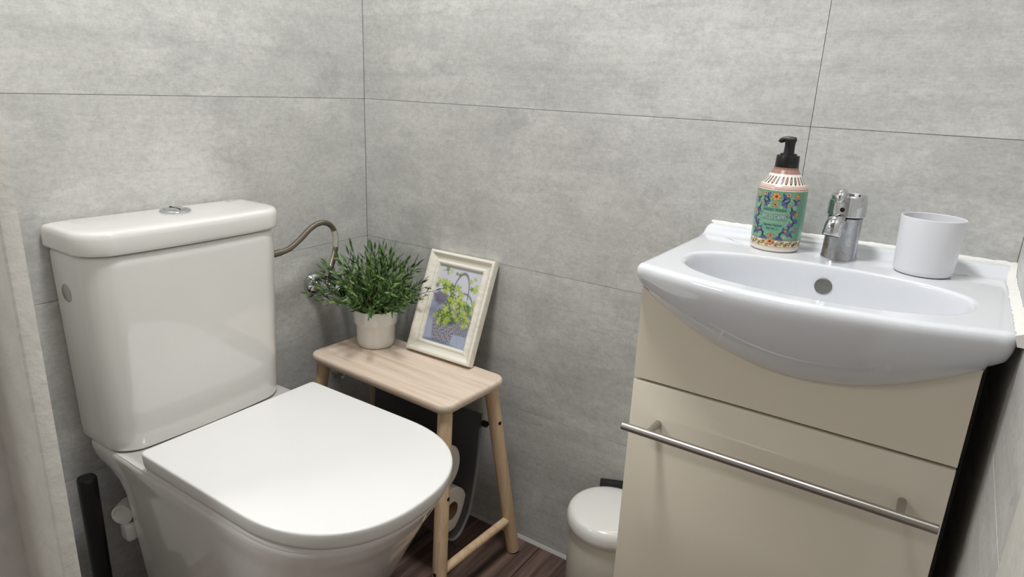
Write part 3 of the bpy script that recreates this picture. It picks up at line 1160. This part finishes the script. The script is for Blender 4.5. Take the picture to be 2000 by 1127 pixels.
low = apron(1.0, 1.0)
rings.append([(BXC + (p_[0] - BXC) * 0.80, -0.19 + (p_[1] + 0.19) * 0.55, 0.655) for p_ in low])
rings.append([(BXC + (p_[0] - BXC) * 0.88, -0.18 + (p_[1] + 0.18) * 0.70, 0.690) for p_ in low])
rings.append([(BXC + (p_[0] - BXC) * 0.955, -0.16 + (p_[1] + 0.16) * 0.90, p_[2] - 0.001) for p_ in low])
rings.append([(BXC + (p_[0] - BXC) * 0.985, -0.16 + (p_[1] + 0.16) * 0.97, p_[2] - 0.001) for p_ in low])
for zf, bk in ((0.985, 0.96), (0.94, 0.84), (0.86, 0.70), (0.74, 0.53), (0.60, 0.37), (0.46, 0.235), (0.32, 0.13), (0.20, 0.06), (0.10, 0.02), (0.0, 0.0)):
    rings.append(apron(zf, bk))
for d, z in ((0.0004, 0.8045), (0.0020, 0.8085), (0.0050, 0.8110), (0.0085, 0.8119), (0.0130, 0.8120)):
    rings.append([(p_[0], p_[1], z) for p_ in inset(OUT, d)])
rimo = [bowl_point(a, 1.035) for a in angs]
for t in (0.25, 0.5, 0.75, 0.92):
    rings.append([(a[0] + (b[0] - a[0]) * t, a[1] + (b[1] - a[1]) * t, BZ) for a, b in zip(top_in, rimo)])
for k, dz in ((1.035, 0.0), (1.020, -0.0003), (1.006, -0.0014), (0.996, -0.0040), (0.989, -0.0085), (0.982, -0.018), (0.975, -0.031), (0.963, -0.052), (0.940, -0.078), (0.89, -0.104), (0.78, -0.124),
              (0.60, -0.136), (0.40, -0.141), (0.22, -0.143)):
    ring = []
    for a in angs:
        px, py = bowl_point(a, k)
        if py < OC[1]:      # front wall slopes back under the rim
            py = OC[1] + (py - OC[1]) * (1 - 0.45 * (-dz / 0.143) ** 1.2)
        ring.append((px, py, BZ + dz))
    rings.append(ring)
v, f = loft(rings, True, True)
place(obj('bowl', v, f, M_basin, None, angle=70), basin)
# raised ledge along the wall
lp = [(-0.002, 0.806), (-0.002, 0.8255), (-0.0045, 0.8270), (-0.016, 0.8270), (-0.021, 0.8255), (-0.026, 0.8215), (-0.031, 0.8165), (-0.038, 0.8132), (-0.050, 0.8121), (-0.050, 0.806)]
rings = []
for i in range(0, 7):
    t = i / 6
    sh = 0.006 * (1 - math.sin(math.pi / 2 * t))
    rings.append([(BX0 + 0.0006 + 0.010 * (1 - math.cos(math.pi / 2 * t)), y_, 0.806 + (z_ - 0.806) * (0.45 + 0.55 * math.sin(math.pi / 2 * t))) for y_, z_ in lp])
rings.append([(BX1 - 0.002, y_, z_) for y_, z_ in lp])
v, f = loft(rings)
place(obj('wall_ledge', v, f, M_basin, None, angle=50), basin)
# overflow: raised disc on the bowl wall, its grey painted as the hole's shade
ov = Matrix.Translation((1.0785, -0.1390, 0.7815)) @ Matrix.Rotation(math.radians(93), 4, 'X')
o = lathe('overflow_disc', [(0.0120, -0.004), (0.0120, 0.0014), (0.0114, 0.0020), (0.0104, 0.0018), (0.0085, 0.0012), (0.0, 0.0008)], mat('overflow_shade_grey', lin(112, 111, 104), 0.4), None, 36)
o.parent = basin
o.matrix_parent_inverse = Matrix.Identity(4)
o.matrix_local = Matrix.Translation(basin.location).inverted() @ ov
lathe('drain', [(0.0, -0.1150), (0.020, -0.1146), (0.021, -0.1125), (0.017, -0.1115), (0.0, -0.1110)], M_chrome, basin, 32, (0, -0.035, -0.030), False)
# silicone seals to the back and right wall, slightly uneven
rs = random.Random(3)
rings = []
for xx in np.linspace(BX0 + 0.004, RW - 0.001, 70):
    q_ = 0.0028 + rs.uniform(-0.0004, 0.0006)
    rings.append([(xx, 0.0005, 0.8255), (xx, -q_, 0.8268), (xx, -q_ * 0.6, 0.8268 + q_ * 0.7), (xx, 0.0005, 0.8268 + q_ * 1.5)])
v, f = loft(rings)
place(obj('silicone_seal', v, f, M_bead, None), basin)
rings = []
for yy in np.linspace(-0.003, -0.325, 60):
    q_ = 0.0042 + rs.uniform(-0.0012, 0.0016)
    zz = BZ + max(0.0, 0.014 * min(1.0, (yy + 0.045) / 0.03))
    rings.append([(RW - 0.0003, yy, zz - 0.012), (BX1 - 0.001, yy, zz - 0.012), (BX1 - 0.001 - q_ * 0.7, yy, zz), (BX1 + 0.002, yy, zz + q_ * 0.5), (RW - 0.0003, yy, zz + q_ * 1.5)])
v, f = loft(rings)
place(obj('silicone_seal', v, f, M_bead, None), basin)

# ------------------------------------------------------------------ mixer tap (lever missing)
tap = tag(empty('mixer_tap', (1.082, -0.066, BZ)), 'worn chrome mixer tap without lever between bottle and cup', 'tap')
M_worn = chrome_material('worn_chrome', (176, 177, 180), 0.12, 0.46)
lathe('body', [(0.0252, 0.0002), (0.0252, 0.003), (0.0243, 0.006), (0.0238, 0.030), (0.0242, 0.060), (0.0246, 0.0628), (0.0230, 0.0640), (0.0, 0.0640)], M_worn, tap, 48)
lathe('gasket', [(0.0235, 0.0636), (0.0235, 0.0662), (0.0, 0.0662)], M_black, tap, 40)
cap_ = lathe('cap', [(0.0, 0.0658), (0.0262, 0.0658), (0.0268, 0.0668), (0.0266, 0.0850), (0.0258, 0.0885), (0.0250, 0.0890), (0.0248, 0.0905), (0.0246, 0.0945), (0.0232, 0.0965), (0.0215, 0.0955), (0.0205, 0.0925), (0.0, 0.0920)],
             M_chrome, tap, 48, cap=False, angle=25)
ld = Vector((-0.10, -1.0, 0)).normalized()
t_ = tube('screw_hole', [ld * 0.0255 + Vector((0, 0, 0.0765)), ld * 0.0272 + Vector((0, 0, 0.0765))], 0.0034, M_hole, None, 18)
t_.parent = cap_
# rounded lever stub on the cap
pts = spline([ld * 0.008 + Vector((-0.006, 0, 0.0915)), ld * 0.016 + Vector((-0.006, 0, 0.0965)), ld * 0.0235 + Vector((-0.006, 0, 0.0955)), ld * 0.0285 + Vector((-0.006, 0, 0.0900)), ld * 0.0275 + Vector((-0.006, 0, 0.0855))], 5)
t_ = tube('lever_stub', pts, [0.003, 0.0065, 0.0082, 0.0088, 0.0092, 0.0094, 0.0094, 0.0092, 0.0090, 0.0088, 0.0084, 0.0080, 0.0076, 0.0072, 0.0066, 0.0060, 0.0054, 0.0048, 0.0042, 0.0034, 0.0020], M_chrome, None, 20)
t_.parent = cap_
sd = Vector((-0.20, -1.0, 0)).normalized()
pts = spline([sd * 0.012 + Vector((0, 0, 0.046)), sd * 0.022 + Vector((0, 0, 0.0535)), sd * 0.031 + Vector((0, 0, 0.0570)), sd * 0.039 + Vector((0, 0, 0.0560)), sd * 0.0435 + Vector((0, 0, 0.0510)), sd * 0.0450 + Vector((0, 0, 0.0465))], 6)
spout = tube('spout', pts, [0.0122 + 0.0006 * math.sin(i / 30 * math.pi) for i in range(31)], M_chrome, tap, 32)
ad = Vector((sd.x * 0.25, sd.y * 0.25, -1)).normalized()
b_ = sd * 0.0448 + Vector((0, 0, 0.0475))
t_ = tube('aerator', [b_, b_ + ad * 0.001, b_ + ad * 0.0075, b_ + ad * 0.0085], [0.0112, 0.0129, 0.0129, 0.0121], M_chrome, None, 32)
t_.parent = spout
t_ = tube('aerator_mesh', [b_ + ad * 0.0078, b_ + ad * 0.0087], 0.0112, M_hole, None, 24)
t_.parent = spout

# ------------------------------------------------------------------ cup
cup = tag(lathe('tumbler', [(0.0, 0.0030), (0.0330, 0.0030), (0.0345, 0.0006), (0.0358, 0.0010), (0.0372, 0.0035), (0.0378, 0.0080), (0.0402, 0.0785), (0.0400, 0.0796), (0.0392, 0.0800), (0.0384, 0.0794), (0.0362, 0.0110),
                            (0.0345, 0.0062), (0.0, 0.0056)], M_cup, None, 64, cap=False, angle=50),
          'plain white plastic tumbler on the right of the basin', 'cup')
cup.location = (1.1945, -0.0805, BZ + 0.0002)

# ------------------------------------------------------------------ soap bottle
bot = tag(empty('soap_bottle', (0.988, -0.0705, BZ + 0.0004)), 'green floral hand wash bottle with black pump on the basin', 'soap bottle')
R0 = 0.0368
M_bw = mat('bottle_white', lin(232, 226, 214), 0.22, coat=0.3)
lathe('base', [(0.0, 0.0), (0.0335, 0.0), (0.0355, 0.0012), (0.0366, 0.0035), (R0 - 0.0001, 0.0070), (R0 - 0.0004, 0.0075), (0.0, 0.0075)], M_bw, bot, 64, cap=False)


def bottle_r(v_):
    if v_ <= 0.094:
        return R0 + 0.0006 * math.sin(math.pi * v_ / 0.094)
    if v_ <= 0.101:
        t = (v_ - 0.094) / 0.007
        return R0 - 0.0022 * t * t
    t = min(1.0, (v_ - 0.101) / 0.024)
    return (R0 - 0.0022) + (0.0182 - (R0 - 0.0022)) * (t ** 0.92)


def paint_label():
    """colours over (angle, height): majolica-style pattern, label centre at angle 0"""
    na, nv = 440, 250
    v0, v1 = 0.0068, 0.128
    Rr = R0
    u, v = np.meshgrid(np.linspace(-math.pi, math.pi, na, endpoint=False) * Rr * 1000, np.linspace(v0, v1, nv) * 1000)  # millimetres
    r = np.random.RandomState(9)
    c = lambda *a: np.array(lin(*a)[:3])
    img = np.zeros((nv, na, 3))
    green, cream, ink = c(112, 164, 138), c(228, 218, 190), c(36, 34, 40)
    blue, dblue, orange, rust, yel, lime = c(76, 82, 134), c(36, 40, 78), c(206, 136, 84), c(112, 48, 36), c(224, 196, 118), c(164, 186, 96)
    img[:] = green

    def lay(mask, col):
        m_ = np.clip(mask, 0, 1)[..., None]
        img[:] = img * (1 - m_) + col * m_

    soft = lambda d, w=0.35: np.clip(0.5 - d / w, 0, 1)

    def ell(x_, y_, a, b, ang, col, edge=ink, ew=0.35):
        ca, sa = math.cos(ang), math.sin(ang)
        X = (u - x_) * ca + (v - y_) * sa
        Y = -(u - x_) * sa + (v - y_) * ca
        d = (np.hypot(X / a, Y / b) - 1) * min(a, b)
        if edge is not None:
            lay(soft(d - ew), edge)
        lay(soft(d), col)

    def flower(x_, y_, rr, n, col, mid, ph=0.0):
        for k in range(n):
            a = ph + 2 * math.pi * k / n
            ell(x_ + rr * 0.62 * math.cos(a), y_ + rr * 0.62 * math.sin(a), rr * 0.48, rr * 0.30, a, col if k % 2 else col * 0.75 + yel * 0.25, rust)
        ell(x_, y_, rr * 0.28, rr * 0.28, 0, mid, rust)

    def leafset(x_, y_, rr, ang):
        for k, a in enumerate((-0.9, -0.35, 0.25, 0.85)):
            ell(x_ + rr * 0.5 * math.cos(ang + a), y_ + rr * 0.5 * math.sin(ang + a), rr * 0.58, rr * 0.20, ang + a * 1.1, blue if k % 2 else c(96, 108, 170), dblue)
        ell(x_ - rr * 0.35 * math.cos(ang), y_ - rr * 0.35 * math.sin(ang), rr * 0.45, rr * 0.14, ang, dblue, ink)

    def swirl(x_, y_, rr, ph, sgn=1):
        for k in range(26):
            t = k / 25
            a = ph + sgn * t * 5.2
            q_ = rr * (1 - 0.75 * t)
            d = np.hypot(u - x_ - q_ * math.cos(a), v - y_ - q_ * math.sin(a)) - 0.42
            lay(soft(d), yel if k % 2 else lime)

    for x0 in (-math.pi * Rr * 1000 / 1.0, 0.0, math.pi * Rr * 1000):
        # everything mirrored about the label centre, once on the front and once on the back
        if abs(x0) > 1 and x0 < 0:
            pass
        for sg in (-1, 1):
            leafset(x0 + sg * 12.5, 83, 7.5, math.pi / 2 - sg * 0.6)
            leafset(x0 + sg * 16, 77, 6.5, math.pi / 2 + sg * 2.3)
            leafset(x0 + sg * 25.5, 66, 6.5, -math.pi / 2 + sg * 0.3)
            leafset(x0 + sg * 25.5, 56, 6.0, math.pi / 2 + sg * 0.5)
            leafset(x0 + sg * 24.5, 40, 7.0, math.pi / 2 - sg * 0.2)
            leafset(x0 + sg * 12.5, 25, 7.5, -math.pi / 2 - sg * 0.2)
            leafset(x0 + sg * 16, 32, 6.5, math.pi / 2 - sg * 1.0)
            ell(x0 + sg * 19.5, 73, 2.2, 1.5, 0.4 * sg, orange, rust)
            ell(x0 + sg * 20.0, 34, 2.2, 1.6, -0.4 * sg, orange, rust)
            ell(x0 + sg * 28.0, 50, 1.8, 1.4, 0, yel, rust)
            ell(x0 + sg * 6.5, 82, 2.6, 1.0, sg * 1.0, lime, ink)
            ell(x0 + sg * 6.0, 25, 2.4, 0.9, -sg * 0.9, lime, ink)
            ell(x0 + sg * 21.0, 62, 1.9, 0.8, sg * 0.6, lime, ink)
            ell(x0 + sg * 27.0, 75, 2.4, 0.9, sg * 0.6, lime, ink)
            swirl(x0 + sg * 23.5, 82, 3.4, 0.4, sg)
            swirl(x0 + sg * 21.5, 58, 2.6, 2.0, -sg)
            swirl(x0 + sg * 21.0, 45, 2.6, 1.0, sg)
            swirl(x0 + sg * 19.5, 24, 2.6, 0.0, sg)
            leafset(x0 + sg * 29.0, 80, 6.0, -math.pi / 2 + sg * 0.9)
            leafset(x0 + sg * 31.0, 47, 6.0, math.pi / 2 - sg * 0.5)
            leafset(x0 + sg * 29.0, 28, 6.0, math.pi / 2 + sg * 0.8)
            swirl(x0 + sg * 29.5, 70, 2.6, 1.2, sg)
            swirl(x0 + sg * 9.0, 71, 2.2, 0.2, -sg)
            flower(x0 + sg * 32.0, 88, 4.6, 5, orange, yel, 0.3)
            flower(x0 + sg * 17.5, 89.5, 3.2, 5, c(226, 190, 130), rust, 0.5)
            flower(x0 + sg * 34.0, 60, 3.6, 5, orange, yel, 0.8)
            flower(x0 + sg * 35.5, 78, 3.4, 5, c(120, 128, 190), yel, 0.1)
            flower(x0 + sg * 34.5, 36, 3.6, 5, c(120, 128, 190), yel, 0.5)
        flower(x0, 86.0, 6.0, 6, c(232, 150, 84), rust, 0.25)
        flower(x0, 73.8, 3.8, 5, orange, rust, 1.57)
        flower(x0, 26.5, 3.4, 5, orange, rust, 0.4)
        # ruled lines around the name
        for yy in (62.0, 60.8, 47.6, 46.4):
            lay(soft(np.abs(v - yy) - 0.16, 0.3) * (np.abs(u - x0) < 15.5), c(196, 186, 120))
    # flower band at the foot
    band = (v < 19.0)
    lay(band * 1.0, cream)
    lay(soft(np.abs(v - 19.2) - 0.35), rust)
    for k in range(34):
        x_ = -math.pi * Rr * 1000 + (k + 0.5) * 2 * math.pi * Rr * 1000 / 34
        col = (orange, c(236, 196, 110), c(110, 116, 178), c(226, 150, 96), lime)[k % 5]
        flower(x_, 13.6 + (1.4 if k % 2 else -1.0), 2.9, 5, col, rust, k * 0.7)
        ell(x_ + 2.2, 16.8 - (k % 3), 1.3, 0.6, 0.7, lime, ink)
        ell(x_ - 2.0, 10.8 + (k % 2), 1.2, 0.6, -0.6, c(96, 130, 84), ink)
    flower(0.0, 17.0, 5.2, 5, c(228, 140, 84), rust, 0.3)
    lay(soft(np.abs(v - 8.6) - 0.5), c(196, 120, 84))
    lay((v < 8.0) * 1.0, c(232, 226, 214))
    # shoulder: rust rope lines, white band with dark arabesques, brown ring at the neck
    sh = v > 94.5
    lay(sh * 1.0, c(240, 232, 220))
    for yy, w_, col in ((95.4, 0.5, c(238, 230, 218)), (97.0, 1.0, c(168, 96, 78)), (99.6, 0.8, c(186, 112, 92)), (101.6, 0.35, c(120, 70, 58))):
        lay(soft(np.abs(v - yy) - w_, 0.4), col)
    th = u / Rr / 1000
    rope = 0.5 + 0.5 * np.sin(th * 90 + v * 2)
    lay(((v > 96) & (v < 100.4)) * (rope > 0.62) * 0.75, c(238, 214, 198))
    for k in range(28):
        a = -math.pi + (k + 0.5) * 2 * math.pi / 28
        dth = (th - a + math.pi) % (2 * math.pi) - math.pi
        du = dth * (Rr * 1000 * 0.78)
        vv = v - 109.5
        d = np.abs(np.hypot((du - 0.9 * np.sign(vv) * np.abs(vv) / 5) / 1.7, vv / 5.6) - 0.82) - 0.30
        lay(soft(d, 0.35) * (np.abs(vv) < 6.2), ink if k % 3 else c(118, 60, 48))
        lay(soft(np.hypot(du / 0.6, vv / 2.6) - 1, 0.6), ink if k % 2 else c(156, 92, 60))
    nk = v > 118.5
    lay(nk * 1.0, c(140, 96, 82))
    lay(nk * (np.sin(th * 70) > 0.35) * 0.8, c(196, 160, 146))
    lay(soft(np.abs(v - 118.2) - 0.5), c(236, 226, 214))
    return na, nv, v0, v1, img


na, nv, v0, v1, img = paint_label()
verts, faces = [], []
for j in range(nv):
    h_ = v0 + (v1 - v0) * j / (nv - 1)
    rr = bottle_r(h_)
    for i in range(na):
        a = -math.pi / 2 + (-math.pi + 2 * math.pi * i / na)
        verts.append((rr * math.cos(a), rr * math.sin(a), h_))
for j in range(nv - 1):
    for i in range(na):
        k = (i + 1) % na
        faces.append((j * na + i, j * na + k, (j + 1) * na + k, (j + 1) * na + i))
faces.append(tuple((nv - 1) * na + i for i in range(na)))
bbody = grid_obj('bottle_body', verts, faces, img, M_label, bot)


def wrap_text(body, size, zc, m, squeeze=1.0, bold=0.0, lift=0.00035, shear=0.0):
    me = text_mesh(body, size, m, 'lettering', shear, bold)
    bm = bmesh.new()
    bm.from_mesh(me)
    bmesh.ops.triangulate(bm, faces=bm.faces)
    long_e = [e for e in bm.edges if e.calc_length() > 0.004]
    if long_e:
        bmesh.ops.subdivide_edges(bm, edges=long_e, cuts=2)
    for vv in bm.verts:
        a = -math.pi / 2 + vv.co.x * squeeze / R0
        h_ = zc + vv.co.y
        rr = bottle_r(h_) + lift
        vv.co = Vector((rr * math.cos(a), rr * math.sin(a), h_))
    bm.to_mesh(me)
    bm.free()
    o = link('lettering', me, bbody, False)
    return o


wrap_text('HAND WASH', 0.0062, 0.0655, M_text, 0.92)
wrap_text('IRIS DI CAPRI', 0.0100, 0.0545, M_text, 0.60, 0.00045, 0.0003)
wrap_text('IRIS DI CAPRI', 0.0100, 0.0545, M_textw, 0.60, -0.00002, 0.0005)
wrap_text('sapone liquido', 0.0056, 0.0425, M_text, 0.85)
wrap_text('500 ML \u212e', 0.0048, 0.0365, M_text, 0.95)

lathe('collar', [(0.0, 0.126), (0.0172, 0.126), (0.0175, 0.1265), (0.0168, 0.1445), (0.0162, 0.1458), (0.0125, 0.1462), (0.0120, 0.1485), (0.0085, 0.1492), (0.0, 0.1492)], M_black, bot, 48, cap=False)
pump = lathe('pump_head', [(0.0082, 0.1488), (0.0078, 0.1500), (0.0074, 0.1600), (0.0080, 0.1660), (0.0092, 0.1682), (0.0090, 0.1700), (0.0060, 0.1716), (0.0, 0.1720)], M_black, bot, 32)
pts = spline([(0.008, 0.0005, 0.1690), (0.0, 0, 0.1702), (-0.008, -0.0008, 0.1695), (-0.0135, -0.0014, 0.1668), (-0.0150, -0.0016, 0.1645)], 5)
t_ = tube('nozzle', pts, [0.0030] + [0.0040] * 14 + [0.0036, 0.0033, 0.0031, 0.0030, 0.0028, 0.0026], M_black, None, 16)
t_.parent = pump
